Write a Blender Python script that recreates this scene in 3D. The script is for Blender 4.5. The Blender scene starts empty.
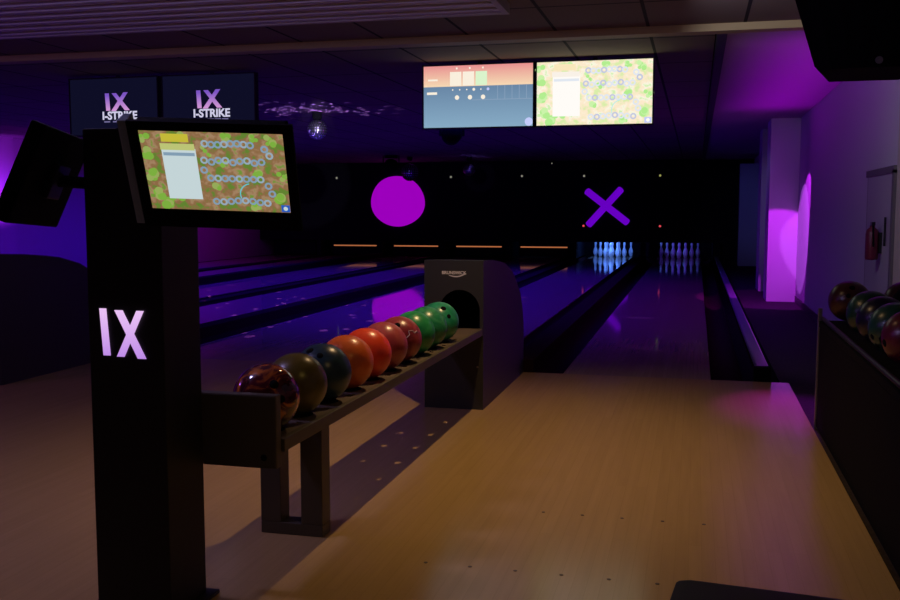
import bpy, bmesh, math, random
from mathutils import Vector, Matrix, Euler
random.seed(7)
R = math.radians
S = bpy.context.scene
COL = S.collection

# ------------------------------------------------------------------ camera
cam_d = bpy.data.cameras.new('camera'); cam = bpy.data.objects.new('camera', cam_d); COL.objects.link(cam)
cam_d.sensor_width = 36.0; cam_d.lens = 36.0 * 970 / 900
cam_d.clip_start = 0.05; cam_d.clip_end = 100
cam.location = (0, 0, 1.2)
cam.rotation_euler = (R(90) - math.atan(90 / 970), 0, R(14.2))
S.camera = cam

# ------------------------------------------------------------------ world, exposure
w = bpy.data.worlds.new('world'); S.world = w; w.use_nodes = True
w.node_tree.nodes['Background'].inputs[0].default_value = (0.35, 0.25, 0.5, 1)
w.node_tree.nodes['Background'].inputs[1].default_value = 0.0015
S.view_settings.view_transform = 'Standard'; S.view_settings.look = 'None'
S.view_settings.gamma = 1; S.view_settings.exposure = 0.0
S.view_settings.use_curve_mapping = False

# ------------------------------------------------------------------ lights
def look(o, d):
    o.rotation_euler = Vector(d).to_track_quat('-Z', 'Y').to_euler()
def light(kind, name, loc, d, energy, color, **k):
    l = bpy.data.lights.new(name, kind); l.energy = energy; l.color = color
    for a, b in k.items(): setattr(l, a, b)
    o = bpy.data.objects.new(name, l); COL.objects.link(o); o.location = loc
    look(o, d); return o
# warm ceiling downlight over the approach, above the ball return
light('SPOT', 'downlight_lamp', (-0.95, 4.7, 2.36), (0, 0, -1), 85, (1, .62, .29), spot_size=R(106), spot_blend=.8, shadow_soft_size=.015)
light('SPOT', 'downlight_lamp', (0.35, 1.7, 2.36), (0, .25, -1), 13, (1, .66, .16), spot_size=R(120), spot_blend=.8, shadow_soft_size=.03)
light('SPOT', 'downlight_lamp', (-3.6, 3.0, 2.36), (0, 0, -1), 2, (1, .55, .35), spot_size=R(120), spot_blend=.8, shadow_soft_size=.03)
# blue-violet washes above the lanes
for k in range(3):
    X = -2.9 - 3.36 * k
    light('AREA', 'blacklight_lamp', (X, 14.0, 2.33), (0, 0, -1), 190, (.035, .004, 1), shape='RECTANGLE', size=2.6, size_y=10, spread=R(120))
light('AREA', 'blacklight_lamp', (-0.3, 13.0, 2.33), (0, 0, -1), 15, (.20, .0, 1), shape='RECTANGLE', size=.8, size_y=8, spread=R(110))
# magenta beam on the column and the right wall
light('SPOT', 'wall_wash_lamp', (0.85, 11.6, 2.35), (.25, 1.95, -2.28), 260, (.60, .02, 1), spot_size=R(40), spot_blend=.12, shadow_soft_size=.01)
light('SPOT', 'wall_beam_lamp', (-2.4, 11.0, 2.36), (3.7, 1.95, -1.49), 520, (.58, .12, 1), spot_size=R(17), spot_blend=.12, shadow_soft_size=.01)
light('AREA', 'ceiling_wash_lamp', (0.88, 9.7, .02), (0, 0, 1), 8, (.50, .0, 1), shape='RECTANGLE', size=.25, size_y=5.2, spread=R(34))
light('SPOT', 'far_column_fill', (0.3, 12.4, 2.3), (.68, 2.9, -1.1), 26, (.42, .34, 1), spot_size=R(32), spot_blend=1, shadow_soft_size=.05)  # unseen spot added to lift the dark far columns
light('SPOT', 'far_column_fill', (0.3, 18, 2.3), (.8, 4.1, -1.1), 30, (.25, .25, 1), spot_size=R(34), spot_blend=1, shadow_soft_size=.05)  # second added spot, for the rearmost column
light('SPOT', 'column_wash_lamp', (0.2, 11.4, 2.36), (.9, 2.2, -.6), 14, (.45, .02, 1), spot_size=R(40), spot_blend=1, shadow_soft_size=.06)
# pale grey-blue light on the near right wall
light('SPOT', 'wall_lamp', (-0.2, 5.2, 2.3), (1.5, 2.9, -.9), 62, (.46, .45, .66), spot_size=R(64), spot_blend=.5, shadow_soft_size=.03)
light('SPOT', 'approach_glow_fill', (0.45, 8.6, 2.36), (.16, -2.45, -2.36), 330, (.55, .0, 1), spot_size=R(19), spot_blend=1, shadow_soft_size=.02)  # unseen spot added to make the magenta glow on the approach
# violet uplight on the left wall
light('SPOT', 'left_wall_lamp', (-10.7, 13.6, 1.1), (-.7, .3, .6), 110, (.26, .02, 1), spot_size=R(110), spot_blend=.9, shadow_soft_size=.1)
light('AREA', 'left_wall_wash', (-9.6, 13, 2.2), (-1, .2, -.3), 14, (.50, .0, 1), shape='RECTANGLE', size=2, size_y=9)
light('AREA', 'left_wall_wash', (-9.6, 20.5, 2.2), (-1, .2, -.6), 16, (.40, .0, 1), shape='RECTANGLE', size=2, size_y=3)  # unseen area light added to carry the wash further along the wall
# pin deck lamps: lane six bright, lane seven dim
light('AREA', 'pin_deck_lamp', (-2.08, 24.35, .70), (0, .75, -.45), 17, (.09, .24, 1), shape='RECTANGLE', size=1.0, size_y=.1)
light('AREA', 'pin_deck_lamp', (-0.40, 24.35, .70), (0, .75, -.45), 2.4, (.14, .05, 1), shape='RECTANGLE', size=1.0, size_y=.1)
# violet light grazing the ribbed ceiling panel
light('POINT', 'ceiling_panel_lamp', (-6.2, 3.6, 2.18), (0, 0, 1), 26.0, (.38, .10, 1), shadow_soft_size=.1)
light('POINT', 'ceiling_panel_lamp', (-2.6, 2.7, 2.18), (0, 0, 1), 36, (.52, .42, 1), shadow_soft_size=.1)
# violet light by the ball return
light('SPOT', 'return_lamp', (-0.1, 6.2, 2.3), (-1.12, .0, -1.8), 10, (.42, .0, 1), spot_size=R(40), spot_blend=.8, shadow_soft_size=.1)

def gobo(name, loc, energy, color, scale, thr=.16, up=1):
    """A mirror ball's scattered spots: a lamp whose light leaves in narrow beams."""
    o = light('SPOT', name, loc, (0, 0, up), energy, color, shadow_soft_size=0, spot_size=R(150), spot_blend=.3)
    l = o.data; l.use_nodes = True; nt = l.node_tree; N = nt.nodes
    em = N['Emission']
    tc = N.new('ShaderNodeTexCoord'); v = N.new('ShaderNodeTexVoronoi'); v.inputs['Scale'].default_value = scale
    nt.links.new(tc.outputs['Normal'], v.inputs['Vector'])
    m = N.new('ShaderNodeMath'); m.operation = 'LESS_THAN'; m.inputs[1].default_value = thr
    nt.links.new(v.outputs['Distance'], m.inputs[0])
    nt.links.new(m.outputs[0], em.inputs['Strength'])
    em.inputs['Color'].default_value = (1, 1, 1, 1)
    return o

# ------------------------------------------------------------------ materials
MATS = {}
def mat(name, col, rough=.6, metal=0, emit=None, es=1, bump=None, var=None, spec=.5, coat=0):
    if name in MATS: return MATS[name]
    m = bpy.data.materials.new(name); m.use_nodes = True
    nt = m.node_tree; b = nt.nodes['Principled BSDF']
    b.inputs['Base Color'].default_value = (*col, 1); b.inputs['Roughness'].default_value = rough
    b.inputs['Metallic'].default_value = metal; b.inputs['Specular IOR Level'].default_value = spec
    b.inputs['Coat Weight'].default_value = coat
    if emit:
        b.inputs['Emission Color'].default_value = (*emit, 1); b.inputs['Emission Strength'].default_value = es
    if var or bump:
        tc = nt.nodes.new('ShaderNodeTexCoord'); n = nt.nodes.new('ShaderNodeTexNoise')
        n.inputs['Scale'].default_value = (var or bump)[0]; n.inputs['Detail'].default_value = 4
        nt.links.new(tc.outputs['Object'], n.inputs['Vector'])
        if var:
            r = nt.nodes.new('ShaderNodeValToRGB'); c2 = var[1]
            r.color_ramp.elements[0].color = (*col, 1); r.color_ramp.elements[1].color = (*c2, 1)
            r.color_ramp.elements[0].position = var[2] if len(var) > 2 else .35
            r.color_ramp.elements[1].position = var[3] if len(var) > 3 else .65
            nt.links.new(n.outputs['Fac'], r.inputs[0]); nt.links.new(r.outputs[0], b.inputs['Base Color'])
        if bump:
            bp = nt.nodes.new('ShaderNodeBump'); bp.inputs['Strength'].default_value = bump[1]; bp.inputs['Distance'].default_value = .01
            nt.links.new(n.outputs['Fac'], bp.inputs['Height']); nt.links.new(bp.outputs[0], b.inputs['Normal'])
    MATS[name] = m; return m

def emis(name, col, s=1): 
    return mat(name, (0, 0, 0), .5, emit=col, es=s, spec=.0)

def wood(name, c1, c2, rough, board, spec=.5):
    m = bpy.data.materials.new(name); m.use_nodes = True; nt = m.node_tree; N = nt.nodes; L = nt.links
    b = N['Principled BSDF']; b.inputs['Roughness'].default_value = rough; b.inputs['Specular IOR Level'].default_value = spec
    tc = N.new('ShaderNodeTexCoord')
    mp = N.new('ShaderNodeMapping'); mp.inputs['Rotation'].default_value = (0, 0, R(90)); L.new(tc.outputs['Object'], mp.inputs[0])
    br = N.new('ShaderNodeTexBrick'); L.new(mp.outputs[0], br.inputs['Vector'])
    br.inputs['Scale'].default_value = 1; br.inputs['Brick Width'].default_value = 1.4; br.inputs['Row Height'].default_value = board
    br.inputs['Mortar Size'].default_value = .0012; br.inputs['Bias'].default_value = 0
    br.inputs['Color1'].default_value = (*c1, 1); br.inputs['Color2'].default_value = (*c2, 1)
    br.inputs['Mortar'].default_value = (c2[0] * .92, c2[1] * .92, c2[2] * .9, 1)
    mp2 = N.new('ShaderNodeMapping'); mp2.inputs['Scale'].default_value = (30, 1.2, 30); L.new(tc.outputs['Object'], mp2.inputs[0])
    n = N.new('ShaderNodeTexNoise'); n.inputs['Scale'].default_value = 1.5; n.inputs['Detail'].default_value = 5; L.new(mp2.outputs[0], n.inputs['Vector'])
    mx = N.new('ShaderNodeMix'); mx.data_type = 'RGBA'; mx.blend_type = 'MULTIPLY'; mx.inputs[0].default_value = .22
    L.new(br.outputs['Color'], mx.inputs[6]); L.new(n.outputs['Fac'], mx.inputs[7]); L.new(mx.outputs[2], b.inputs['Base Color'])
    return m

M_app = wood('approach_wood', (.54, .365, .145), (.51, .345, .135), .18, .045, .28)
M_lane = wood('lane_wood', (.50, .36, .22), (.44, .31, .18), .06, .027)
M_carpet = mat('dark_carpet', (.035, .028, .035), .95, var=(60, (.06, .045, .05)), spec=.1)
M_black = mat('black_laminate', (.006, .006, .006), .6)
M_blackm = mat('black_metal', (.02, .02, .02), .35, metal=.3)
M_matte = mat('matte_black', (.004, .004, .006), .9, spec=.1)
M_hood = mat('charcoal_laminate', (.020, .020, .014), .5, bump=(200, .05))
M_rack = mat('grey_brown_laminate', (.075, .062, .040), .5, bump=(200, .05))
M_tray = mat('worn_tray', (.13, .10, .07), .55, var=(9, (.10, .075, .055)))
M_wallR = mat('painted_wall', (.55, .52, .56), .8, bump=(40, .05))
M_wallL = mat('violet_wall', (.52, .32, .34), .85)
M_white = mat('white_paint', (.7, .68, .7), .6)
M_ceilp = mat('ceiling_plaster', (.42, .38, .36), .9)
M_beam = mat('beam_paint', (.42, .32, .13), .7)
M_rib = mat('ribbed_metal', (.50, .46, .50), .55)
M_gutter = mat('gutter_plastic', (.03, .012, .014), .9, spec=.0)
M_cap = mat('dark_capping', (.035, .014, .014), .9, spec=.0)
M_mask = mat('masking_board', (.006, .006, .010), .7, spec=.2)
M_pin = mat('pin_plastic', (.85, .85, .85), .3)
M_mirror = mat('mirror_tile', (.8, .77, .88), .28, metal=1)
M_grout = mat('mirror_grout', (.02, .02, .03), .6)
M_alu = mat('brushed_aluminium', (.35, .34, .36), .35, metal=.8)

def ceil_mat():
    m = bpy.data.materials.new('ceiling_tiles'); m.use_nodes = True; nt = m.node_tree; N = nt.nodes; L = nt.links
    b = N['Principled BSDF']; b.inputs['Roughness'].default_value = .9; b.inputs['Specular IOR Level'].default_value = .1
    tc = N.new('ShaderNodeTexCoord'); mp = N.new('ShaderNodeMapping'); L.new(tc.outputs['Object'], mp.inputs[0])
    mp.inputs['Location'].default_value = (.34, .25, 0)
    br = N.new('ShaderNodeTexBrick'); L.new(mp.outputs[0], br.inputs['Vector']); br.offset = 0
    br.inputs['Scale'].default_value = 1; br.inputs['Brick Width'].default_value = .62; br.inputs['Row Height'].default_value = 1.24
    br.inputs['Mortar Size'].default_value = .012
    br.inputs['Color1'].default_value = (.24, .19, .15, 1); br.inputs['Color2'].default_value = (.21, .165, .13, 1); br.inputs['Mortar'].default_value = (.03, .025, .025, 1)
    L.new(br.outputs['Color'], b.inputs['Base Color'])
    return m
M_ceil = ceil_mat()

def marble(name, c1, c2, c3=None, scale=9, rough=.30):
    m = bpy.data.materials.new(name); m.use_nodes = True; nt = m.node_tree; N = nt.nodes; L = nt.links
    b = N['Principled BSDF']; b.inputs['Roughness'].default_value = rough; b.inputs['Coat Weight'].default_value = 0 if rough > .2 else .5
    tc = N.new('ShaderNodeTexCoord'); n = N.new('ShaderNodeTexNoise'); n.inputs['Scale'].default_value = scale
    n.inputs['Detail'].default_value = 5; n.inputs['Distortion'].default_value = 1.6
    L.new(tc.outputs['Object'], n.inputs['Vector'])
    r = N.new('ShaderNodeValToRGB'); e = r.color_ramp.elements
    e[0].position = .38 if not c3 else .3; e[0].color = (*c1, 1); e[1].position = .60 if not c3 else .5; e[1].color = (*c2, 1)
    if c3: x = e.new(.6); x.color = (*c3, 1)
    L.new(n.outputs['Fac'], r.inputs[0]); L.new(r.outputs[0], b.inputs['Base Color'])
    return m

# ------------------------------------------------------------------ mesh helpers
class MB:
    def __init__(s): s.bm = bmesh.new(); s.mats = []
    def mi(s, m):
        if m not in s.mats: s.mats.append(m)
        return s.mats.index(m)
    def poly(s, pts, m=0):
        f = s.bm.faces.new([s.bm.verts.new(p) for p in pts]); f.material_index = m; return f
    def box(s, x0, x1, y0, y1, z0, z1, bev=0, m=0, M=None):
        r = bmesh.ops.create_cube(s.bm, size=1)
        vs = r['verts']
        for v in vs:
            v.co = Vector(((x0 + x1) / 2 + v.co.x * (x1 - x0), (y0 + y1) / 2 + v.co.y * (y1 - y0), (z0 + z1) / 2 + v.co.z * (z1 - z0)))
        fs = list({f for v in vs for f in v.link_faces})
        if bev:
            es = list({e for v in vs for e in v.link_edges})
            rr = bmesh.ops.bevel(s.bm, geom=es, offset=bev, segments=2, affect='EDGES', profile=.6)
            fs = [f for f in rr['faces']] + [f for f in fs if f.is_valid]
            vs = list({v for f in fs for v in f.verts})
        for f in fs: f.material_index = m
        if M: bmesh.ops.transform(s.bm, matrix=M, verts=vs)
        return s
    def prism(s, pts, axis, a, b, m=0):
        """extrude a 2D outline along an axis. axis 'x': pts=(y,z); 'y': pts=(x,z); 'z': pts=(x,y)"""
        def P(p, t):
            return {'x': (t, p[0], p[1]), 'y': (p[0], t, p[1]), 'z': (p[0], p[1], t)}[axis]
        A = [s.bm.verts.new(P(p, a)) for p in pts]; B = [s.bm.verts.new(P(p, b)) for p in pts]
        n = len(pts); fs = [s.bm.faces.new(A), s.bm.faces.new(B[::-1])]
        for i in range(n): fs.append(s.bm.faces.new((A[i], B[i], B[(i + 1) % n], A[(i + 1) % n])))
        for f in fs: f.material_index = m
        return s
    def lathe(s, prof, n=24, c=(0, 0, 0), m=0, M=None):
        rings = []; allv = []
        for r, z in prof:
            if r < 1e-6: v = [s.bm.verts.new((0, 0, z))]
            else: v = [s.bm.verts.new((r * math.cos(2 * math.pi * i / n), r * math.sin(2 * math.pi * i / n), z)) for i in range(n)]
            rings.append(v); allv += v
        for a, b in zip(rings, rings[1:]):
            for i in range(n):
                j = (i + 1) % n
                if len(a) == 1 and len(b) == 1: continue
                if len(a) == 1: f = s.bm.faces.new((a[0], b[j], b[i]))
                elif len(b) == 1: f = s.bm.faces.new((a[i], a[j], b[0]))
                else: f = s.bm.faces.new((a[i], a[j], b[j], b[i]))
                f.material_index = m
        if M: bmesh.ops.transform(s.bm, matrix=M, verts=allv)
        bmesh.ops.translate(s.bm, vec=c, verts=allv)
        return s
    def tube(s, a, b, r, n=12, m=0):
        a = Vector(a); b = Vector(b); d = b - a
        q = d.to_track_quat('Z', 'Y').to_matrix().to_4x4()
        return s.lathe([(0, 0), (r, 0), (r, d.length), (0, d.length)], n, a, m, q)
    def sphere(s, c, r, u=32, v=16, m=0):
        return s.lathe([(r * math.sin(math.pi * i / v) if 0 < i < v else 0, -r * math.cos(math.pi * i / v)) for i in range(v + 1)], u, c, m)
    def build(s, name, mats, parent=None, smooth=False, loc=None, rot=None):
        bmesh.ops.recalc_face_normals(s.bm, faces=s.bm.faces)
        me = bpy.data.meshes.new(name); s.bm.to_mesh(me); s.bm.free()
        for m in (mats if isinstance(mats, (list, tuple)) else [mats]): me.materials.append(m)
        if smooth:
            for p in me.polygons: p.use_smooth = True
        o = bpy.data.objects.new(name, me); COL.objects.link(o)
        if parent: o.parent = parent
        if loc: o.location = loc
        if rot: o.rotation_euler = rot
        return o

def autosmooth(o, ang=40):
    me = o.data
    for p in me.polygons: p.use_smooth = True
    bm = bmesh.new(); bm.from_mesh(me)
    for e in bm.edges:
        if len(e.link_faces) == 2 and e.calc_face_angle(0) > R(ang): e.smooth = False
    bm.to_mesh(me); bm.free(); return o

def tag(o, label=None, cat=None, group=None, kind=None):
    if label: o['label'] = label
    if cat: o['category'] = cat
    if group: o['group'] = group
    if kind: o['kind'] = kind
    return o
def thing(name, label, cat, loc=(0, 0, 0), rot=None, group=None):
    o = bpy.data.objects.new(name, None); COL.objects.link(o); o.location = loc; o.empty_display_size = .1
    if rot: o.rotation_euler = rot
    return tag(o, label, cat, group)
def struct(name, mb, m): return tag(mb.build(name, m), kind='structure')
def copy_tree(o, parent=None):
    c = o.copy(); COL.objects.link(c)
    if parent: c.parent = parent
    for ch in list(o.children): copy_tree(ch, c)
    return c
def text_mesh(name, body, size, m, parent, loc, rot, depth=.002, bold=0):
    cu = bpy.data.curves.new(name, 'FONT'); cu.body = body; cu.size = size; cu.extrude = depth; cu.offset = bold
    cu.align_x = 'CENTER'; cu.align_y = 'CENTER'
    t = bpy.data.objects.new(name, cu); COL.objects.link(t)
    bpy.context.view_layer.update()
    me = bpy.data.meshes.new_from_object(t.evaluated_get(bpy.context.evaluated_depsgraph_get()))
    bpy.data.objects.remove(t); bpy.data.curves.remove(cu)
    me.materials.clear(); me.materials.append(m)
    o = bpy.data.objects.new(name, me); COL.objects.link(o); o.parent = parent; o.location = loc; o.rotation_euler = rot
    return o

# ================================================================== STRUCTURE
XR = 1.30; XL = -11.4; ZC = 2.42; YF = 7.05; YM = 24.15
LANES = [-0.40 - 1.68 * k for k in range(7)]
# approach floor
mb = MB(); mb.box(-11.3, .65, -2.0, YF, -.12, 0)
for Yd, xs in ((3.75, [.055, -.10, -.255, -.41, -.565, -2.36, -2.515]), (3.1, [.06, -.095, -.25, -.405, -.56, -.715, -.87])):
    for x in xs: mb.lathe([(0, .0012), (.007, .0012), (.007, 0)], 10, (x, Yd, 0), 1)
struct('floor', mb, [M_app, mat('dot_brown', (.06, .03, .015), .5)])
struct('floor', MB().box(.655, XR + .1, -2.0, YF, -.15, -.02), M_carpet).name = 'floor_carpet'
struct('floor_lane_side', MB().box(.60, XR + .1, YF, 27, -.15, -.02), M_carpet)
struct('floor_lane_base', MB().box(XL - .1, .60, YF + .001, 27, -.35, -.14), M_matte)
# ceiling
mb = MB(); mb.box(XL - .1, .10, -2, 27, ZC, ZC + .1); mb.box(.10, XR + .1, -2, 6.80, ZC, ZC + .1)
struct('ceiling', mb, M_ceil)
struct('ceiling_side', MB().box(.18, XR + .1, 6.81, 27, ZC - .02, ZC + .1), M_ceilp)
struct('trim_1', MB().box(.11, .175, 6.87, 24.1, ZC - .046, ZC + .05), mat('dark_trim', (.03, .025, .03), .6))
struct('trim_2', MB().box(XL, XR, 6.74, 6.86, 2.372, ZC + .02), M_beam)
mb = MB()
for x0, x1 in ((-1.85, -1.32), (-1.02, -.28)):
    mb.tube((x0, 6.885, 2.388), (x1, 6.885, 2.388), .012, 8)
struct('trim_3', mb, mat('pale_rail', (.6, .6, .6), .3, metal=.5))
# walls
struct('wall_right', MB().box(XR, XR + .1, 7.1, 27, -.1, ZC + .05), M_wallR)
struct('wall_right_near', MB().box(XR, XR + .1, -2, 7.1, -.1, ZC + .05), mat('tan_wall', (.50, .44, .36), .8)).name = 'wall_right_front'
struct('wall_left', MB().box(XL - .1, XL, -2, 27, -.1, ZC + .05), M_wallL)
struct('wall_left_pilaster', MB().box(XL, XL + .14, 11.5, 14.3, -.1, ZC), M_wallL)
struct('wall_back', MB().box(XL - .1, XR + .1, 27, 27.1, -.3, ZC + .1), M_matte)
struct('wall_behind', MB().box(XL - .1, XR + .1, -2.1, -2, -.2, ZC + .1), mat('dim_wall', (.12, .10, .11), .9))
# baseboard on the right
struct('baseboard_right', MB().box(XR - .012, XR, -1.9, 13.55, -.02, .07), mat('dark_base', (.05, .04, .05), .5))
# square columns at the right, each stepping back
struct('trim_4', MB().box(.93, XR, 13.58, 14.2, -.02, ZC - .02, .004), M_white)
struct('trim_5', MB().box(.925, XR, 15.26, 15.9, -.02, ZC - .02, .004), mat('grey_paint', (.5, .47, .55), .7))
struct('trim_6', MB().box(.90, XR, 22.1, 22.5, -.02, 2.2, .004), mat('blue_paint', (.35, .38, .55), .7))
# recessed service door in the right wall
mb = MB()
mb.box(XR - .02, XR + .02, 7.10, 7.16, .25, 1.47); mb.box(XR - .006, XR + .02, 8.18, 8.21, .25, 1.47)
mb.box(XR - .02, XR + .02, 7.10, 8.21, 1.45, 1.50)
d = struct('door_1', mb, mat('dark_frame', (.14, .12, .13), .5))
MB().box(XR - .012, XR - .001, 7.16, 8.15, .25, 1.45).build('door_panel', mat('door_grey', (.42, .38, .42), .6), d)
MB().tube((XR - .03, 7.28, .95), (XR - .03, 7.28, 1.15), .008).build('door_handle', M_blackm, d)

# ribbed ceiling panel
t = thing('ribbed_ceiling_panel', 'pale ribbed metal panel under the ceiling at the upper left', 'ceiling panel', (-3.4, 4.6, 2.40))
M_edge = mat('panel_edge', (.42, .38, .36), .6)
for nm, bx in (('frame', (-2.8, 2.3, 1.15, 1.19)), ('frame', (-2.8, 2.3, -1.2, -1.16)), ('frame', (2.26, 2.3, -1.16, 1.15)), ('frame', (-2.8, -2.76, -1.16, 1.15))):
    MB().box(bx[0], bx[1], bx[2], bx[3], -.045, .018).build(nm, M_edge, t)
mb = MB(); pts = []; y0, y1 = -1.16, 1.15; n = 15; p = (y1 - y0) / n
for i in range(n):
    a = y0 + i * p; pts += [(a, .010), (a + p * .45, .010), (a + p * .55, -.038), (a + p * .95, -.038)]
pts += [(y1, .010), (y1, .018), (y0, .018)]
mb.prism(pts, 'x', -2.76, 2.26); mb.build('ribbed_sheet', M_rib, t)

# ================================================================== LANES
lane_lab = ['rightmost bowling lane, running along the low side rail', 'bowling lane under the purple X, with lit blue pins',
            'first lane left of the lane under the purple X', 'second lane left of the lane under the purple X',
            'lane just right of the purple disc, fourth from the right wall counting the pinless ones', 'lane ending under the left part of the glowing purple disc', 'leftmost bowling lane, beside the violet left wall']
lane_lab[4] = 'bowling lane ending directly below the glowing magenta disc'
lane_lab[5] = 'bowling lane ending just left of the magenta disc, with an orange strip at its end'
for k, X in enumerate(LANES):
    t = thing('bowling_lane', lane_lab[k], 'bowling lane', (X, YF, 0), group='bowling lanes')
    mb = MB(); mb.box(-.525, .525, 0, 18.4, -.12, 0); mb.build('lane_surface', M_lane, t)
    MB().box(-.525, .525, 18.402, 18.95, -.12, 0).build('pin_deck', M_lane, t)
    for sx in (-1, 1):
        mb = MB(); a = [(sx * (.528 + .11 + .11 * math.cos(math.pi * (i / 8))), -.01 - .09 * math.sin(math.pi * i / 8)) for i in range(9)]
        b = [(x, -.13) for x in (a[-1][0], a[0][0])]
        mb.prism(a + b, 'y', 0, 18.9); autosmooth(mb.build('gutter', M_gutter, t), 60)
# capping boards between lanes
for k in range(6):
    X = LANES[k] - .84
    ball = (k % 2 == 0)
    mb = MB(); mb.box(-.09, .09, 0, 16.9, -.13, .09 if ball else .012, .004)
    o = mb.build('division_capping', M_cap, loc=(X, YF + .02, 0))
    tag(o, None, 'lane divider', 'dark capping boards between lanes')
    o['label'] = ['dark capping strip running behind the near ball return', 'dark capping strip left of the lane under the purple X',
                  'dark capping strip running behind the far left ball return hood', 'dark capping strip, fourth from the right', 'dark capping strip, fifth from the right',
                  'dark capping strip, second from the violet left wall', 'dark capping strip nearest the violet left wall'][k]
# side rail at the right of the last lane
t = thing('lane_side_rail', 'low violet-lit rail along the right edge of the rightmost lane', 'rail', (.48, YF + .02, 0))
MB().box(-.045, .045, .06, 17, .055, .095, .012).build('rail_top', mat('rail_lilac', (.28, .25, .34), .3), t)
mb = MB(); mb.box(-.03, .03, .04, 17, -.02, .055); mb.build('rail_body', M_cap, t)
MB().box(-.065, .055, -.012, .075, -.0, .10, .008).build('end_cap', M_matte, t)
# small purple bottom trims
# masking wall
mb = MB(); mb.box(XL + .01, .62, YM, YM + .05, .41, ZC - .005)
mb.box(.62, XR, YM, YM + .05, -.02, ZC - .03)
o = struct('wall_masking', mb, M_mask)
for k in range(6):
    X = LANES[k] - .84
    mb = MB(); mb.box(X - .07, X + .07, 24.21, 26.19, .013, .405); mb.box(X - .065, X + .065, YM - .15, 24.209, .013, .405)
    o = mb.build('kickback', M_mask); tag(o, ['black partition between the two lanes with lit pins', 'black partition left of the bright blue pins', 'black partition left of the first orange strip',
        'black partition between second and third orange strips', 'black partition between third and fourth orange strips', 'black partition left of the last orange strip', 'black partition by the left wall'][k], 'partition', 'partitions between pin decks')
o = MB().box(.40, .58, 24.08, 26.19, -.019, .405).build('kickback', M_mask); tag(o, 'black partition right of the dim blue pins', 'partition', 'partitions between pin decks')
struct('wall_pit_curtain', MB().box(XL, .6, 26.2, 26.25, -.14, .6), M_matte)
# orange lit sweep bars on lanes 3..6
for k in range(2, 6):
    X = LANES[k]
    t = thing('pin_sweep', ['lowered sweep with orange light strip, first left of the lit pins', 'lowered sweep with orange light strip, second left of the lit pins',
        'lowered sweep with orange light strip, third left of the lit pins', 'lowered sweep with orange light strip, leftmost of the four'][k - 2], 'pin sweep', (X, 24.35, 0), group='orange-lit pin sweeps')
    MB().box(-.60, .66, 0, .05, .03, .40).build('board', M_mask, t)
    MB().box(-.55, .64, -.02, 0, .250, .280).build('light_strip', emis('orange_strip', (.42, .13, .05), 1.0), t)
t = thing('pin_sweep', 'lowered black sweep with no light, beside the left wall', 'pin sweep', (LANES[6], 24.35, 0))
MB().box(-.60, .60, 0, .05, .03, .40).build('board', M_mask, t)

# ================================================================== PINS
prof = [(0, 0), (.026, 0), (.036, .02), (.052, .07), (.0605, .115), (.057, .15), (.042, .195), (.026, .235), (.0235, .255), (.026, .285), (.0323, .335), (.029, .362), (.018, .376), (0, .381)]
mb = MB(); mb.lathe(prof, 14); pin0 = mb.build('bowling_pin', M_pin, smooth=True)
rows = []
for r in range(4):
    for c in range(r + 1): rows.append(((c - r / 2) * .305, r * .264, r, c))
pos = ['front', 'second row left', 'second row right', 'third row left', 'third row middle', 'third row right', 'back row far left', 'back row inner left', 'back row inner right', 'back row far right']
first = True
for k in (0, 1):
    for i, (dx, dy, r, c) in enumerate(rows):
        o = pin0 if first else pin0.copy()
        if not first: COL.objects.link(o)
        first = False
        o.location = (LANES[k] + dx, 24.75 + dy, 0)
        lab = ('dim blue bowling pin on the rightmost lane, ' if k == 0 else 'bright blue-lit bowling pin under the purple X, ') + pos[i]
        tag(o, lab, 'bowling pin', 'pins on the rightmost lane' if k == 0 else 'pins on the lane under the purple X')

# purple X and disc
t = tag(MB().build('neon_cross_sign', []), 'glowing purple X sign on the black masking wall', 'sign')
bpy.data.objects.remove(t)
mb = MB()
cx, cz = -2.15, 1.27
def bar2(mb, a, b, w, y0, y1, m=0):
    a = Vector(a); b = Vector(b); d = (b - a).normalized(); n = Vector((-d.y, d.x)) * w / 2
    pts = []
    for s0, c0 in ((1, b), (-1, a)):
        for i in range(7):
            ang = math.pi / 2 * (1 - i / 3) if True else 0
            pts.append(tuple(c0 + d * s0 * math.cos(ang) * w / 2 * .5 + n * s0 * math.sin(ang)))
    mb.prism(pts, 'y', y0, y1, m)
bar2(mb, (-2.62, 1.66), (-1.64, .90), .17, YM - .05, YM - .001)
bar2(mb, (-1.80, 1.70), (-2.57, .84), .17, YM - .062, YM - .0505)
tag(mb.build('cross_sign', emis('purple_glow', (.13, .0, .52), 1.0)), 'glowing purple X sign on the black end wall', 'sign')
mb = MB(); n = 56; pts = []
for i in range(n):
    a = 2 * math.pi * i / n; r = .69 * (1 + .012 * math.cos(2 * a + .6) + .010 * math.cos(3 * a + 1) - .006 * math.sin(5 * a))
    pts.append((-7.50 + r * 1.03 * math.cos(a), 1.42 + r * .95 * math.sin(a)))
mb.prism(pts, 'y', YM - .06, YM - .001)
tag(mb.build('disc_sign', emis('magenta_glow', (.33, .0, .50), 1.0)), 'large glowing magenta disc sign on the black end wall', 'sign')

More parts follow.
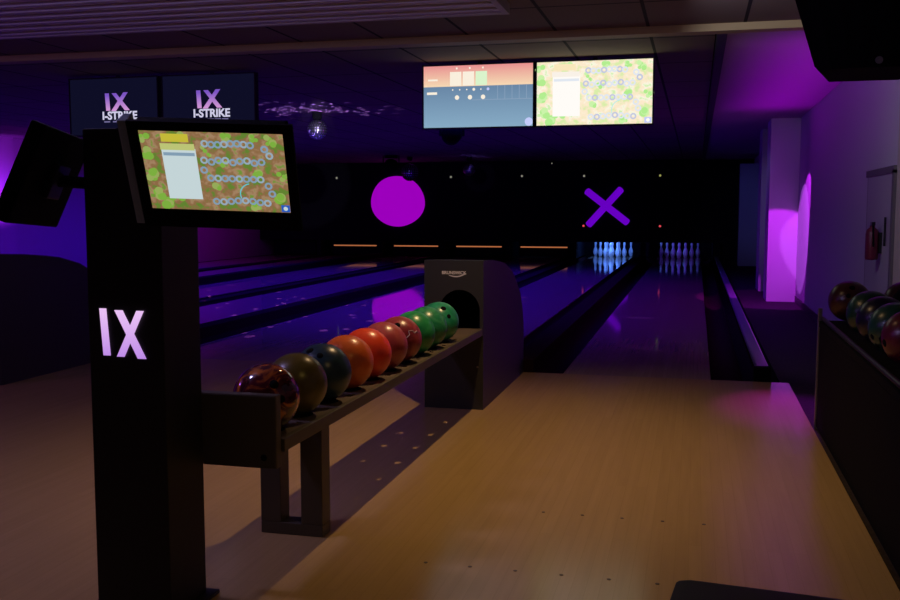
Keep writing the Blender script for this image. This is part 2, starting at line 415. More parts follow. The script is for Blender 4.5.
# lane indicator lamps
E_y = emis('pale_indicator', (.50, .50, .14), .6); E_w = emis('grey_indicator', (.4, .4, .3), .55); E_r = emis('red_indicator', (.9, .08, .10), .8)
for x, z, m, lab in ((-9.17, 2.037, E_w, 'small pale lamp high on the end wall, leftmost of five'), (-6.08, 2.037, E_w, 'small pale lamp high on the end wall, right of the magenta disc'),
                     (-4.25, 2.045, E_w, 'small pale lamp high on the end wall, middle of five'), (-2.70, 2.035, E_w, 'small pale lamp on the end wall above left of the purple X'),
                     (-.87, 2.03, E_y, 'small yellow lamp on the end wall right of the purple X'), (-2.70, .81, E_r, 'small red lamp at the lower left tip of the purple X'),
                     (-.85, .81, E_r, 'small red lamp on the end wall above the dim pins'), (-3.5, 2.35, E_w, 'tiny pale lamp where the end wall meets the ceiling')):
    s = .4 if z > 2.2 else .72
    t = thing('indicator_lamp', lab, 'indicator lamp', (x, YM, z), group='small lamps on the end wall')
    MB().box(-.055 * s, .055 * s, -.03, -.001, -.07 * s, .07 * s, .01 * s).build('housing', M_blackm, t)
    MB().lathe([(0, .02), (.025 * s, .015), (.038 * s, 0)], 12, (0, -.03, 0), 0, Matrix.Rotation(R(90), 4, 'X')).build('lens', m, t, True)

# ================================================================== OVERHEAD MONITORS
def quad_xz(mb, x0, x1, z0, z1, y, m): mb.poly([(x0, y, z0), (x1, y, z0), (x1, y, z1), (x0, y, z1)], m)
def disc_xz(mb, x, z, r, y, m, n=10, sx=1): mb.poly([(x + sx * r * math.cos(2 * math.pi * i / n), y, z + r * math.sin(2 * math.pi * i / n)) for i in range(n)], m)
def ring_xz(mb, x, z, r, w, y, m, n=12, a0=0, a1=2 * math.pi, sx=1):
    for i in range(n):
        p = a0 + (a1 - a0) * i / n; q = a0 + (a1 - a0) * (i + 1) / n
        mb.poly([(x + sx * rr * math.cos(t_), y, z + rr * math.sin(t_)) for rr, t_ in ((r, p), (r, q), (r - w, q), (r - w, p))], m)

def map_noise(name, stops, s):
    m = bpy.data.materials.new(name); m.use_nodes = True; nt = m.node_tree; N = nt.nodes; L = nt.links
    b = N['Principled BSDF']; b.inputs['Base Color'].default_value = (0, 0, 0, 1); b.inputs['Specular IOR Level'].default_value = .1
    tc = N.new('ShaderNodeTexCoord'); n = N.new('ShaderNodeTexNoise'); n.inputs['Scale'].default_value = 9; n.inputs['Detail'].default_value = 3
    mp = N.new('ShaderNodeMapping'); L.new(tc.outputs['Generated'], mp.inputs[0]); mp.inputs['Scale'].default_value = (1.6, 1, 1)
    L.new(mp.outputs[0], n.inputs['Vector']); r = N.new('ShaderNodeValToRGB'); r.color_ramp.interpolation = 'EASE'
    e = r.color_ramp.elements
    e[0].position = stops[0][0]; e[0].color = (*stops[0][1], 1); e[1].position = stops[1][0]; e[1].color = (*stops[1][1], 1)
    for p, c in stops[2:]: x = e.new(p); x.color = (*c, 1)
    L.new(n.outputs['Fac'], r.inputs[0]); L.new(r.outputs[0], b.inputs['Emission Color']); b.inputs['Emission Strength'].default_value = s
    return m

def map_screen(W, H, pal, parent, y):
    """game map picture: brown and green ground, white score panel, winding path of rings. Built -W/2..W/2, -H/2..H/2 facing -Y"""
    mb = MB(); rnd = random.Random(3); X = lambda u: -W / 2 + u * W; Z = lambda v: H / 2 - v * H
    quad_xz(mb, X(0), X(1), Z(1), Z(0), y, 0)
    for (u, v, r) in [(.03, .08, .05), (.05, .3, .06), (.04, .55, .07), (.06, .8, .06), (.12, .93, .07), (.2, .85, .05), (.78, .52, .055), (.5, .7, .05), (.97, .55, .04), (.95, .83, .07), (.6, .06, .05), (.8, .06, .04), (.45, .25, .03), (.9, .1, .05), (.3, .04, .05), (.76, .93, .05), (.56, .42, .035)]:
        for q in range(5):
            disc_xz(mb, X(u + rnd.uniform(-.03, .03)), Z(min(.95, max(.05, v + rnd.uniform(-.05, .05)))), r * W * rnd.uniform(.3, .55), y - .0004 - .00004 * q, 1 + (q % 2))
    quad_xz(mb, X(.14), X(.38), Z(.86), Z(.22), y - .0008, 3)
    quad_xz(mb, X(.135), X(.375), Z(.24), Z(.16), y - .0010, 4)
    quad_xz(mb, X(.15), X(.34), Z(.14), Z(.04), y - .0010, 5)
    quad_xz(mb, X(.15), X(.37), Z(.31), Z(.27), y - .0012, 6)
    path = [(.45 + .045 * i, .15 + .01 * math.sin(i)) for i in range(8)] + [(.86, .2), (.89, .28)] + [(.83 - .05 * i, .36 + .015 * math.sin(i * 2)) for i in range(9)] + [(.42, .48)] + [(.46 + .05 * i, .58) for i in range(8)] + [(.86, .66), (.88, .76)] + [(.84 - .052 * i, .87 + .012 * math.cos(i)) for i in range(8)]
    for i, (u, v) in enumerate(path):
        ring_xz(mb, X(u), Z(v), .028 * W, .014 * W, y - .0014 - .00002 * (i % 2), 6 + (i % 3 == 0), 10)
    ring_xz(mb, X(.74), Z(.78), .09 * W, .008 * W, y - .0017, 8, 10, R(100), R(200))
    quad_xz(mb, X(.935), X(.995), Z(.99), Z(.9), y - .0018, 9)
    disc_xz(mb, X(.965), Z(.945), .016 * W, y - .0021, 3)
    mb.build('screen', pal, parent)

def monitor(t, W, H, bez, depth, m=M_black):
    """slim television: casing with frame around the picture area; origin at centre of the picture, facing -Y"""
    mb = MB(); mb.box(-W / 2 - bez, W / 2 + bez, .004, depth, -H / 2 - bez, H / 2 + bez, .004); mb.build('casing', m, t)
    mb = MB()
    for a, b, c, d in ((-W / 2 - bez, W / 2 + bez, H / 2, H / 2 + bez), (-W / 2 - bez, W / 2 + bez, -H / 2 - bez, -H / 2), (-W / 2 - bez, -W / 2, -H / 2, H / 2), (W / 2, W / 2 + bez, -H / 2, H / 2)):
        mb.box(a, b, -.008, .004, c, d)
    mb.build('bezel', m, t)

YO = 7.9
def overhead(x0, x1, z0, z1, label):
    W = x1 - x0 - .022; H = z1 - z0 - .022
    t = thing('overhead_monitor', label, 'monitor', ((x0 + x1) / 2, YO, (z0 + z1) / 2), group='ceiling-hung score monitors')
    monitor(t, W, H, .011, .06)
    MB().box(-.14, .14, .06, .10, -.06, .12).build('bracket', M_blackm, t)
    MB().tube((0, .085, .06), (0, .085, ZC - (z0 + z1) / 2 - .002), .02).build('pole', M_blackm, t)
    return t, W, H
bright = [map_noise('screen_map_bright', [(.35, (.70, .85, .40)), (.5, (.98, .82, .60)), (.6, (.97, .92, .75)), (.68, (.65, .88, .45))], 1.0)] + \
    [emis('sb_green', (.45, .85, .28)), emis('sb_green2', (.60, .90, .40)), emis('sb_white', (1, .97, .93)), emis('sb_head', (.95, .88, .80)), emis('sb_yellow', (.95, .80, .5)), emis('sb_ring', (.75, .80, .88)), emis('sb_ring2', (.55, .58, .75)), emis('sb_arc', (.5, .85, .8)), emis('sb_blue', (.55, .60, .95))]
t, W, H = overhead(-1.285, -.345, 1.87, 2.395, 'overhead monitor showing a bright green and cream game map')
map_screen(W, H, bright, t, 0)
# score screen
t, W, H = overhead(-2.235, -1.295, 1.87, 2.395, 'overhead monitor with a coral top band over a steel blue score screen')
def grad(name, c1, c2, axis, s=1):
    m = bpy.data.materials.new(name); m.use_nodes = True; nt = m.node_tree; N = nt.nodes; L = nt.links
    b = N['Principled BSDF']; b.inputs['Base Color'].default_value = (0, 0, 0, 1); b.inputs['Specular IOR Level'].default_value = .1
    tc = N.new('ShaderNodeTexCoord'); sp = N.new('ShaderNodeSeparateXYZ'); L.new(tc.outputs['Object'], sp.inputs[0])
    mr = N.new('ShaderNodeMapRange'); L.new(sp.outputs[axis[0]], mr.inputs[0]); mr.inputs[1].default_value = axis[1]; mr.inputs[2].default_value = axis[2]
    r = N.new('ShaderNodeValToRGB'); r.color_ramp.elements[0].color = (*c1, 1); r.color_ramp.elements[1].color = (*c2, 1)
    L.new(mr.outputs[0], r.inputs[0]); L.new(r.outputs[0], b.inputs['Emission Color']); b.inputs['Emission Strength'].default_value = s
    return m
mb = MB(); X = lambda u: -W / 2 + u * W; Z = lambda v: H / 2 - v * H
quad_xz(mb, X(0), X(1), Z(.335), Z(0), 0, 0); quad_xz(mb, X(0), X(1), Z(1), Z(.335), 0, 1)
for i in range(3): quad_xz(mb, X(.245 + .118 * i), X(.35 + .118 * i), Z(.325), Z(.10), -.0006, 2 if i < 2 else 3)
for i in range(3): quad_xz(mb, X(.30 + .12 * i), X(.315 + .12 * i), Z(.06), Z(.03), -.0008, 2)
quad_xz(mb, X(.04), X(.13), Z(.24), Z(.21), -.0006, 2); quad_xz(mb, X(.03), X(.125), Z(.46), Z(.42), -.0006, 2)
for i in range(3): disc_xz(mb, X(.31 + .12 * i), Z(.515), .019, -.0008, 2)
for i in range(6): disc_xz(mb, X(.27 + .065 * i), Z(.39), .012 if i in (3, 5) else .006, -.0008, 2 if i != 5 else 5)
for i in range(5): quad_xz(mb, X(.68 + .065 * i), X(.685 + .065 * i), Z(.56), Z(.34), -.0004, 4)
quad_xz(mb, X(.45), X(1), Z(.565), Z(.555), -.0005, 4)
disc_xz(mb, X(.965), Z(.93), .034, -.0006, 5, 14)
mb.build('screen', [grad('coral', (.92, .68, .45), (.80, .28, .28), (2, Z(.335), Z(0))), grad('steel', (.24, .40, .55), (.14, .24, .38), (2, Z(1), Z(.335))), emis('cream', (.95, .86, .72)), emis('mint', (.70, .90, .60)), emis('steel_line', (.26, .36, .50)), emis('icon_blue', (.55, .60, .95))], t)
# logo monitors
pinkpur = None
for j, (x0, x1, lab) in enumerate(((-4.655, -3.745, 'dark navy overhead monitor with purple IX logo, right of the two'), (-5.60, -4.69, 'dark navy overhead monitor with purple IX logo, partly hidden behind the kiosk screen'))):
    t, W, H = overhead(x0, x1, 1.87, 2.395, lab)
    mb = MB(); quad_xz(mb, -W / 2, W / 2, -H / 2, H / 2, 0, 0); mb.build('screen', emis('navy_screen', (.0045, .0045, .019)), t)
    g = grad('logo_purple_pink', (.62, .30, .66), (.20, .09, .55), (2, -.03, .10))
    mb = MB(); y0 = -.004
    ox = .0 if j == 0 else .03
    mb.prism([(ox - .115, .12), (ox - .075, .12), (ox - .065, -.035), (ox - .105, -.035)], 'y', y0, -.001)
    mb.prism([(ox - .045, .12), (ox + .0, .12), (ox + .135, -.035), (ox + .085, -.035)], 'y', y0, -.001)
    mb.prism([(ox + .075, .125), (ox + .12, .125), (ox - .005, -.04), (ox - .055, -.04)], 'y', y0 - .0006, -.0046)
    mb.build('logo', g, t)
    text_mesh('logo_text', 'I-STRIKE', .098, emis('logo_white', (.62, .60, .80)), t, (ox + .03, -.003, -.083), (R(90), 0, 0), .001, .003)
    mb = MB(); 
    for a, b in ((-.13, -.07), (-.04, .05), (.06, .12), (.13, .19)): mb.box(ox + a, ox + b, -.004, -.001, -.140, -.128)
    mb.build('logo_underline', emis('logo_dim', (.16, .14, .30)), t)

# ================================================================== KIOSK
PX0, PX1, PY0, PY1, PZ = -1.70, -1.458, 2.45, 2.66, 1.43
t = thing('score_kiosk', 'black square kiosk post with a glowing lilac IX on its front', 'kiosk', ((PX0 + PX1) / 2, (PY0 + PY1) / 2, 0))
hx = (PX1 - PX0) / 2; hy = (PY1 - PY0) / 2
MB().box(-hx, hx, -hy, hy, .012, PZ, .004).build('post', M_black, t)
MB().box(-hx - .03, hx + .03, -hy - .02, hy + .03, 0, .012, .003).build('base_plate', M_blackm, t)
g = grad('ix_glow', (.50, .24, .80), (.85, .55, .92), (2, .77, .92))
mb = MB(); c = (PX0 + PX1) / 2; yy0, yy1 = -hy - .004, -hy - .0005
def P(x, z): return (x - c, z)
mb.prism([P(-1.661, .918), P(-1.640, .918), P(-1.630, .782), P(-1.652, .782)], 'y', yy0, yy1)
mb.prism([P(-1.612, .914), P(-1.587, .914), P(-1.515, .776), P(-1.541, .776)], 'y', yy0, yy1)
mb.prism([P(-1.541, .914), P(-1.517, .914), P(-1.583, .780), P(-1.608, .780)], 'y', yy0 - .0006, yy0 - .0001)
mb.build('glowing_numeral', g, t)

def pose(c, yaw, pit, rol):
    r = Vector((math.cos(yaw), math.sin(yaw), 0)); n = Vector((math.sin(yaw), -math.cos(yaw), 0)); u = Vector((0, 0, 1))
    u2 = u * math.cos(pit) + n * math.sin(pit)
    r3 = r * math.cos(rol) + u2 * math.sin(rol); u3 = u2 * math.cos(rol) - r * math.sin(rol); f = u3.cross(r3) * -1
    f = r3.cross(u3)  # points to viewer side (-Y) negative
    M = Matrix((r3, -f, u3)).transposed()
    # local X=r3, local Y=away from viewer, local Z=u3
    y = u3.cross(r3)
    M = Matrix((r3, y, u3)).transposed()
    return M.to_4x4(), c
W, H = .37, .22
c0 = Vector((-1.19, 2.27, 1.297)); M4, _ = pose(c0, R(8.5), R(27), R(-2.2))
t2 = thing('kiosk_monitor', 'tilted touch monitor in front of the kiosk showing a game map', 'monitor', c0, M4.to_euler())
mb = MB(); mb.box(-W / 2 - .02, W / 2 + .0, .004, .06, -H / 2 - .03, H / 2 + .01, .004); mb.build('casing', M_matte, t2)
mb = MB()
for a, b, cc, d in ((-W / 2 - .026, W / 2 + .026, H / 2, H / 2 + .024), (-W / 2 - .026, W / 2 + .026, -H / 2 - .05, -H / 2), (-W / 2 - .026, -W / 2, -H / 2, H / 2), (W / 2, W / 2 + .026, -H / 2, H / 2)):
    mb.box(a, b, -.006, .004, cc, d)
mb.build('bezel', M_matte, t2)
MB().box(-W / 2 - .052, -W / 2 - .0265, .000, .05, -H / 2 - .048, H / 2 + .022, .004).build('side_plate', mat('grey_side', (.30, .42, .50), .5), t2)
dim = [map_noise('screen_map', [(.38, (.12, .22, .03)), (.48, (.26, .14, .06)), (.6, (.36, .22, .12)), (.68, (.16, .28, .04))], 1.0)] + \
    [emis('sd_green', (.20, .42, .05)), emis('sd_green2', (.30, .40, .10)), emis('sd_white', (.55, .66, .68)), emis('sd_head', (.50, .55, .18)), emis('sd_yellow', (.55, .48, .04)), emis('sd_ring', (.22, .33, .44)), emis('sd_ring2', (.30, .40, .48)), emis('sd_arc', (.12, .55, .60)), emis('sd_blue', (.02, .10, .5))]
map_screen(W, H, dim, t2, 0)
# mounting arm of that monitor belongs to the post
mb = MB(); mb.tube((PX1 - c - .06, -hy + .01, 1.27), (-1.30 - c, 2.375 - (PY0 + PY1) / 2, 1.27), .02); mb.build('monitor_arm', M_blackm, t)
mb = MB(); mb.tube((PX0 - c + .01, -.04, 1.275), (-1.765 - c, 2.385 - (PY0 + PY1) / 2, 1.283), .017); mb.build('monitor_arm', M_matte, t)

LB = (-1.765, 2.40, 1.283)
t3 = thing('kiosk_monitor', 'dark back of a second tilted monitor at the far left of the kiosk', 'monitor', LB, (0, 0, 0))
mb = MB(); mb.box(-.20, .20, 0, .045, -.14, .14, .010); mb.build('casing', M_matte, t3)
mb = MB(); mb.box(-.05, .05, -.02, .0, -.05, .05, .004); mb.build('mount_plate', M_blackm, t3)
mb = MB(); quad_xz(mb, -.18, .18, -.11, .11, .0455, 0); mb.build('screen', emis('dim_screen', (.004, .003, .01)), t3)
LB_OBJ = t3

# ================================================================== BALL RETURN
def ball_return(loc, label):
    ox, oy = -1.40, 5.63
    t = thing('ball_return', label, 'ball return', loc)
    prof = [(0, 0), (0, .9), (.27, .89), (.5, .87), (.67, .85), (.92, .79), (1.07, .72), (1.27, .6), (1.38, .45), (1.42, .3), (1.42, 0)]
    # shell: side walls, curved top, back
    mb = MB(); x0, x1 = -.185, .18
    for a, b in ((x0, x0 + .012), (x1 - .012, x1)): mb.prism([(y + (.02 if i < 2 else 0), z) for i, (y, z) in enumerate(prof)], 'x', a, b)
    for (ya, za), (yb, zb) in zip(prof[1:-1], prof[2:]):
        ya_ = ya + (.02 if ya == 0 else 0)
        mb.prism([(ya_, za), (yb, zb), (yb - .008, max(zb - .012, 0)), (ya_, za - .012)], 'x', x0 + .0121, x1 - .0121)
    autosmooth(mb.build('hood', M_hood, t), 30)
    # front panel with arched hole
    mb = MB(); hx_, hz, hr = .035, .60, .124
    arch = [(hx_ + hr * math.cos(a), hz + hr * math.sin(a)) for a in [math.pi * i / 18 for i in range(19)]]
    mb.box(x0, x1, 0, .02, 0, .492)
    mb.box(x0, hx_ - hr, 0, .02, .492, hz); mb.box(hx_ + hr, x1, 0, .02, .492, hz)
    for (xa, za), (xb, zb) in zip(arch, arch[1:]):
        mb.prism([(xb, zb), (xa, za), (xa, .9), (xb, .9)], 'y', 0, .02)
    mb.box(x0, hx_ - hr, 0, .02, hz, .9); mb.box(hx_ + hr, x1, 0, .02, hz, .9)
    mb.build('front_panel', M_hood, t)
    mb = MB(); mb.box(x0 + .013, x1 - .013, .35, .36, .02, .84); mb.build('inner_baffle', M_matte, t)
    # white maker's mark
    fb = text_mesh('maker_mark', 'BRUNSWICK', .026, mat('mark_white', (.7, .7, .68), .5), t, (.0, -.0015, .825), (R(90), 0, 0), .001, .0006)
    mb = MB(); pts = [(-.03 + .105 * i / 8, .808 - .014 * math.sin(math.pi * i / 8) + .012 * i / 8) for i in range(9)]; pts2 = [(x, z + .004 + .003 * math.sin(math.pi * i / 8)) for i, (x, z) in enumerate(pts)]
    mb.prism(pts + pts2[::-1], 'y', -.0025, -.0005); mb.build('maker_swoosh', MATS['mark_white'], t)
    for k_ in (0,): MB().lathe([(0, .002), (.005, .002), (.006, 0)], 8, (.145, 0, .26), 0, Matrix.Rotation(R(90), 4, 'X')).build('screw', M_alu, t)
    return t
ret = ball_return((-1.40, 5.63, 0), 'charcoal ball return with arched opening and long ball tray on the approach')
ret2 = ball_return((-4.78, 5.63, 0), 'dark ball return hood at the far left edge, behind the kiosk')
# tray with drain holes, built in world offsets relative to ret
ox, oy = -1.40, 5.63
BY = [2.85, 3.09, 3.335, 3.59, 3.825, 4.06, 4.29, 4.53, 4.765, 5.02]
mb = MB()
x0, x1 = -1.475 - ox, -1.242 - ox; ztop, zbot = .492, .474
# plate made of cells; small square cells left open are the drain holes
hxs = [-1.405 - ox, -1.272 - ox]; hs = .012
xs = [x0]
for h in hxs: xs += [h - hs, h + hs]
xs += [x1]
ys = [2.74 - oy]; hy_ = []
yy = [a + .118 for a in BY[:]]
for y in yy: ys += [y - oy - hs * 1.3, y - oy + hs * 1.3]
ys += [.019]
def cell(i, j):
    if i < 0 or j < 0 or i >= len(xs) - 1 or j >= len(ys) - 1: return False
    return not (i in (1, 3) and j % 2 == 1)
vt = {}
def V(i, j, z):
    if (i, j, z) not in vt: vt[(i, j, z)] = mb.bm.verts.new((xs[i], ys[j], z))
    return vt[(i, j, z)]
for i in range(len(xs) - 1):
    for j in range(len(ys) - 1):
        if not cell(i, j): continue
        for z in (zbot, ztop): mb.bm.faces.new([V(i, j, z), V(i + 1, j, z), V(i + 1, j + 1, z), V(i, j + 1, z)])
        for (di, dj, a, b) in ((-1, 0, (i, j), (i, j + 1)), (1, 0, (i + 1, j), (i + 1, j + 1)), (0, -1, (i, j), (i + 1, j)), (0, 1, (i, j + 1), (i + 1, j + 1))):
            if not cell(i + di, j + dj):
                mb.bm.faces.new([V(*a, zbot), V(*b, zbot), V(*b, ztop), V(*a, ztop)])
mb.build('tray', M_tray, ret)
for nm, xa, xb, za, zb in (('tray_rail', -1.2415, -1.222, .452, .493), ('tray_rail', -1.495, -1.4755, .452, .493)):
    MB().box(xa - ox, xb - ox, 2.74 - oy, -.001, za, zb, .003).build(nm, M_rack, ret)
# thin discs at the ball cups, black to stand in for shade there
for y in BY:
    MB().lathe([(.030, .0), (.030, .0014), (.052, .0028), (.058, .0014), (.058, 0)], 20, (-1.332 - ox, y - oy, .4922)).build('ball_cup_shade', M_matte, ret)
MB().box(-1.55 - ox, -1.232 - ox, 2.70 - oy, 2.739 - oy, .405, .635, .006).build('end_panel', M_rack, ret)
for x in (-1.50, -1.275):
    MB().lathe([(0, .003), (.009, .003), (.011, 0)], 10, (x - ox, 2.70 - oy, .44), 0, Matrix.Rotation(R(90), 4, 'X')).build('bolt', M_matte, ret)
for nm, xa, xb in (('leg', -1.55, -1.47), ('leg', -1.39, -1.305)):
    MB().box(xa - ox, xb - ox, 3.25 - oy, 3.33 - oy, .045, .473, .003).build(nm, M_rack, ret)
MB().box(-1.55 - ox, -1.305 - ox, 3.25 - oy, 3.33 - oy, 0, .0445, .003).build('foot_bar', M_rack, ret)

# ---- balls
def ball(name_mat, loc, label, cat_group, rot, r=.108, logo=False, first=None):
    t = thing('bowling_ball', label, 'bowling ball', loc, rot, cat_group)
    MB().sphere((0, 0, 0), r, 40, 22).build('sphere', name_mat, t, True)
    mb = MB()
    for (ax, ay, rr) in ((-7, 10, .012), (7, 10, .012), (0, -16, .015)):
        q = Euler((R(ax * 0 + ay), R(ax * 1.6), 0)).to_matrix().to_4x4()
        mb.lathe([(0, r + .0006), (rr, r + .0004 - rr * rr / (2 * r)), (rr * 1.05, r - .003)], 14, (0, 0, 0), 0, q)
    mb.build('finger_holes', M_matte, t, True)
    if logo:
        mb = MB(); q0 = Matrix.Rotation(R(42), 4, 'Y')
        prev = None
        pts = [(-.03, -.028), (-.018, -.012), (-.024, .006), (-.004, .012), (.010, .004), (.022, .018), (.034, .014)]
        for (a, b), (c_, d_) in zip(pts, pts[1:]):
            A = q0 @ Vector((a, b, math.sqrt(r * r - a * a - b * b) + .0006)); B = q0 @ Vector((c_, d_, math.sqrt(r * r - c_ * c_ - d_ * d_) + .0006))
            mb.tube(A, B, .0022, 6)
        mb.build('engraved_mark', mat('mark_pale', (.6, .5, .5), .5), t)
    return t
BM = [marble('ball_swirl', (.02, .004, .006), (.10, .01, .02), (.60, .16, .02), 11, .08),
      marble('ball_olive', (.10, .078, .008), (.13, .098, .012), None, 6),
      marble('ball_teal', (.010, .035, .05), (.02, .06, .07), None, 9),
      marble('ball_orange', (.75, .13, .012), (.85, .17, .02), None, 6),
      marble('ball_redorange', (.90, .055, .01), (.95, .09, .02), None, 6),
      marble('ball_rose', (.38, .055, .055), (.45, .09, .08), None, 9),
      marble('ball_maroon', (.22, .02, .03), (.38, .06, .07), None, 12),
      marble('ball_green', (.01, .22, .06), (.03, .34, .10), None, 10),
      marble('ball_green_teal', (.01, .20, .08), (.05, .32, .13), None, 12),
      marble('ball_teal_green', (.01, .22, .11), (.03, .32, .16), None, 14)]
BL = ['glossy dark bowling ball with red and orange swirls at the near end of the tray', 'olive brown bowling ball, second on the tray', 'dark teal bowling ball between the olive and orange balls',
      'orange bowling ball right behind the dark teal one', 'bright red-orange bowling ball in the middle of the tray', 'rose red bowling ball between the red-orange and maroon balls',
      'maroon bowling ball with finger holes and a pale squiggle', 'green bowling ball touching the maroon one', 'green bowling ball, middle of the three green ones', 'teal green bowling ball nearest the arched opening']
HR = [(R(75), 0, R(40)), (R(20), R(200), 0), (R(35), R(-30), R(30)), (R(160), 0, 0), (R(190), R(20), 0), (R(180), 0, R(50)), (R(62), R(0), R(12)), (R(200), 0, 0), (R(60), R(150), 0), (R(58), 0, R(35))]
for i in range(10):
    ball(BM[i], (-1.332, BY[i], .492 + .108), BL[i], 'bowling balls on the near ball return', HR[i], logo=(i == 6))

# ================================================================== SIDE BALL RACK
t = thing('side_ball_rack', 'black ball storage rack standing against the right wall', 'ball rack', (.672, 5.70, -.02))
MB().box(0, .56, -2.6, 0, .575, .61, .004).build('shelf', M_matte, t)
MB().box(0, .018, -2.6, -.06, .06, .575).build('front_panel', M_matte, t)
for y in (-.03, -2.6): MB().box(-.006, .016, y, y + .03, 0, .68, .003).build('upright', M_alu, t)
for y in (-.03, -2.6): MB().box(.54, .562, y, y + .03, 0, .68, .003).build('upright', M_alu, t)
MB().box(0, .56, -2.57, -.035, .02, .06, .003).build('bottom_shelf', M_matte, t)
for x in (.02, .27, .53): MB().tube((x, -2.58, .622), (x, -.02, .622), .012).build('rail', M_blackm, t)
rk = [(marble('ball_dark_maroon', (.05, .012, .01), (.07, .022, .012), None, 8), 'dark maroon bowling ball at the far end of the side rack'),
      (marble('ball_dark_green', (.005, .035, .022), (.008, .05, .03), None, 8), 'dark green bowling ball, second from the far end of the side rack'),
      (marble('ball_navy', (.003, .004, .02), (.004, .005, .026), None, 8), 'near-black navy bowling ball between two green ones on the side rack'),
      (marble('ball_mid_green', (.005, .05, .028), (.01, .07, .04), None, 8), 'green bowling ball left of the crimson one on the side rack'),
      (marble('ball_crimson', (.10, .005, .02), (.13, .01, .025), None, 8), 'crimson bowling ball at the right picture edge on the side rack')]
for i, (m, lab) in enumerate(rk):
    ball(m, (.80, [5.5, 4.85, 4.55, 4.25, 3.95][i], .718), lab, 'bowling balls on the side rack', (R(60 + 30 * i), R(20 * i), 0))
ball(marble('ball_dark_red', (.04, .006, .006), (.06, .01, .01), None, 8), (1.07, 5.50, .718), 'dark red bowling ball in the rear row of the side rack', 'bowling balls on the side rack', (R(120), 0, 0))
ball(MATS['matte_black'], (1.07, 5.27, .718), 'black bowling ball in the rear row of the side rack', 'bowling balls on the side rack', (R(100), 0, 0))

# fire extinguisher on the right wall
t = thing('fire_extinguisher', 'small dark red fire extinguisher hanging by the door on the right wall', 'fire extinguisher', (XR - .075, 7.50, .84))
MB().lathe([(0, 0), (.04, .005), (.045, .02), (.045, .19), (.037, .22), (.018, .235), (.018, .25), (0, .25)], 20).build('cylinder', mat('ext_red', (.13, .01, .03), .4), t, True)
MB().box(-.012, .012, -.05, .02, .25, .275, .003).build('handle', M_blackm, t)
MB().tube((.0, -.03, .25), (.0, -.065, .10), .007).build('hose', M_matte, t)
MB().box(.044, .0745, -.03, .03, .05, .20).build('wall_bracket', M_blackm, t)

# ================================================================== MIRROR BALLS, STAGE LIGHTS, LOUDSPEAKER
def mirror_ball(loc, r, label):
    t = thing('mirror_ball', label, 'mirror ball', loc, group='hanging mirror balls')
    MB().sphere((0, 0, 0), r * .97, 24, 14).build('core', M_grout, t, True)
    mb = MB(); rows_ = 12
    for i in range(rows_):
        a = math.pi * (i + .5) / rows_; n = max(4, int(2 * math.pi * math.sin(a) * rows_ / math.pi))
        for j in range(n):
            p = 2 * math.pi * j / n; h = r * math.pi / rows_ / 2 * .62
            nrm = Vector((math.sin(a) * math.cos(p), math.sin(a) * math.sin(p), math.cos(a)))
            e1 = Vector((-math.sin(p), math.cos(p), 0)); e2 = nrm.cross(e1)
            nr = nrm
            c_ = nr * r
            mb.poly([c_ + e1 * h * sx + e2 * h * sy for sx, sy in ((-1, -1), (1, -1), (1, 1), (-1, 1))])
    mb.build('mirror_tiles', M_mirror, t)
    top = ZC - loc[2]
    MB().tube((0, 0, r * .9), (0, 0, top - .06), .006).build('rod', M_blackm, t)
    MB().lathe([(0, top - .09), (.05, top - .09), (.06, top - .07), (.06, top - .001), (0, top - .001)], 16).build('motor', M_matte, t)
    return t
mirror_ball((-4.64, 11.54, 2.205), .125, 'mirror ball hanging above the lanes, the nearest and largest')
mirror_ball((-5.11, 22.0, 2.12), .135, 'small mirror ball hanging over the lanes right of the magenta disc')
mirror_ball((-6.42, 21.6, 2.06), .20, 'bluish mirror ball hanging in front of the top right of the magenta disc')
gobo('mirror_ball_lamp', (-4.62, 11.34, 2.04), 260, (.40, .20, 1), 9, .19)
gobo('mirror_ball_lamp', (-4.64, 11.30, 1.95), 700, (.35, .10, 1), 9, .13, -1)
gobo('mirror_ball_lamp', (-5.05, 21.8, 2.12), 60, (.20, .12, 1), 5, .2)
light('SPOT', 'mirror_sparkle_fill', (-3.0, 7.7, 2.3), (-1.64, 3.84, -.1), 900, (.70, .62, 1), spot_size=R(8), spot_blend=.3, shadow_soft_size=.02)  # this and the next two: unseen spots added so the mirror tiles sparkle
light('SPOT', 'mirror_sparkle_fill', (-4.6, 17.2, 2.3), (-.51, 4.8, -.18), 60, (.45, .3, 1), spot_size=R(7), spot_blend=.3, shadow_soft_size=.02)
light('SPOT', 'mirror_sparkle_fill', (-5.6, 17.2, 2.3), (-.82, 4.4, -.24), 20, (.2, .15, 1), spot_size=R(8), spot_blend=.3, shadow_soft_size=.02)

def stage_light(loc, s, label):
    t = thing('stage_light', label, 'stage light', loc, (0, 0, R(25)), 'ceiling stage lights')
    MB().lathe([(0, -.09 * s), (.05 * s, -.09 * s), (.085 * s, -.06 * s), (.095 * s, .03 * s), (.06 * s, .09 * s), (0, .09 * s)], 20, (0, 0, 0), 0, Matrix.Rotation(R(70), 4, 'X')).build('lamp_head', M_matte, t, True)
    mb = MB()
    for sx in (-1, 1): mb.box(sx * .105 * s - .008, sx * .105 * s + .008, -.03, .03, -.02, .15 * s)
    mb.box(-.113 * s, .113 * s, -.03, .03, .15 * s, .17 * s); mb.build('yoke', M_matte, t)
    top = ZC - loc[2] - .001
    MB().box(-.08 * s, .08 * s, -.06 * s, .06 * s, top - .06, top, .004).build('base', M_matte, t)
    MB().tube((0, 0, .165 * s), (0, 0, top - .055), .02).build('stem', M_matte, t)
stage_light((-2.385, 9.5, 1.955), 1.1, 'black stage light hanging below the coral-topped monitor')
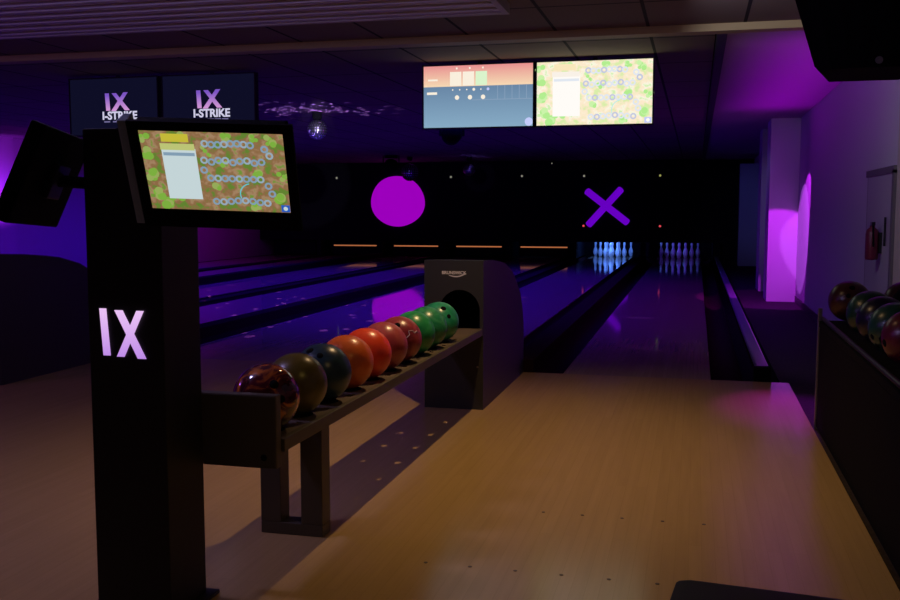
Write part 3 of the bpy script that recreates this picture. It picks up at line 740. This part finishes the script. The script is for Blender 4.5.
stage_light((-6.68, 21.0, 2.18), 1.7, 'black stage light silhouetted against the top of the magenta disc')

t = thing('loudspeaker', 'large black loudspeaker hanging from the ceiling at the upper right', 'loudspeaker', (.655, 4.2, 2.0))
# tapered cabinet with a curved front, baffle facing down the approach toward the camera
bm = MB()
front = []
for i in range(9):
    a = -1 + 2 * i / 8
    front.append((a, -.20 - .05 * (1 - a * a)))
def ringpts(w, z, yb=.16): return [(a * w, y, z) for a, y in front] + [(w * .62, yb, z), (-w * .62, yb, z)]
lo = [bm.bm.verts.new(p) for p in ringpts(.215, -.27)]
lo2 = [bm.bm.verts.new(p) for p in ringpts(.23, -.255)]
up = [bm.bm.verts.new(p) for p in ringpts(.42, .36)]
for A, B in ((lo, lo2), (lo2, up)):
    for i in range(len(A)):
        j = (i + 1) % len(A); bm.bm.faces.new((A[i], A[j], B[j], B[i]))
bm.bm.faces.new(lo[::-1]); bm.bm.faces.new(up)
bm.build('cabinet', M_matte, t)
mb = MB(); mb.lathe([(0, .004), (.013, .003), (.014, 0)], 14, (-.01, -.252, -.245), 0, Matrix.Rotation(R(90), 4, 'X')); mb.build('badge', mat('badge_grey', (.3, .3, .33), .3, metal=.6), t)
mb = MB(); mb.box(-.04, .04, -.04, .04, .36, .40); mb.tube((0, 0, .36), (0, 0, .397), .02); mb.build('ceiling_mount', M_blackm, t)

# ================================================================== STOOL at the bottom right
t = thing('padded_stool', 'black padded seat corner showing at the bottom edge of the picture', 'stool', (.215, 1.575, 0), (0, 0, R(-6)))
mb = MB(); mb.box(-.27, .27, -.27, .27, .40, .50, .03); autosmooth(mb.build('seat', mat('black_vinyl', (.006, .003, .012), .6), t), 50)
MB().box(-.25, .25, -.25, .25, .36, .40).build('seat_frame', M_blackm, t)
for sx in (-1, 1):
    for sy in (-1, 1): MB().box(sx * .225 - .018, sx * .225 + .018, sy * .225 - .018, sy * .225 + .018, 0, .36, .003).build('leg', M_blackm, t)
STOOL = t

# pose of the second kiosk monitor
M2, _ = pose(Vector(LB), R(107), R(23), R(-3))
LB_OBJ.rotation_euler = M2.to_euler()
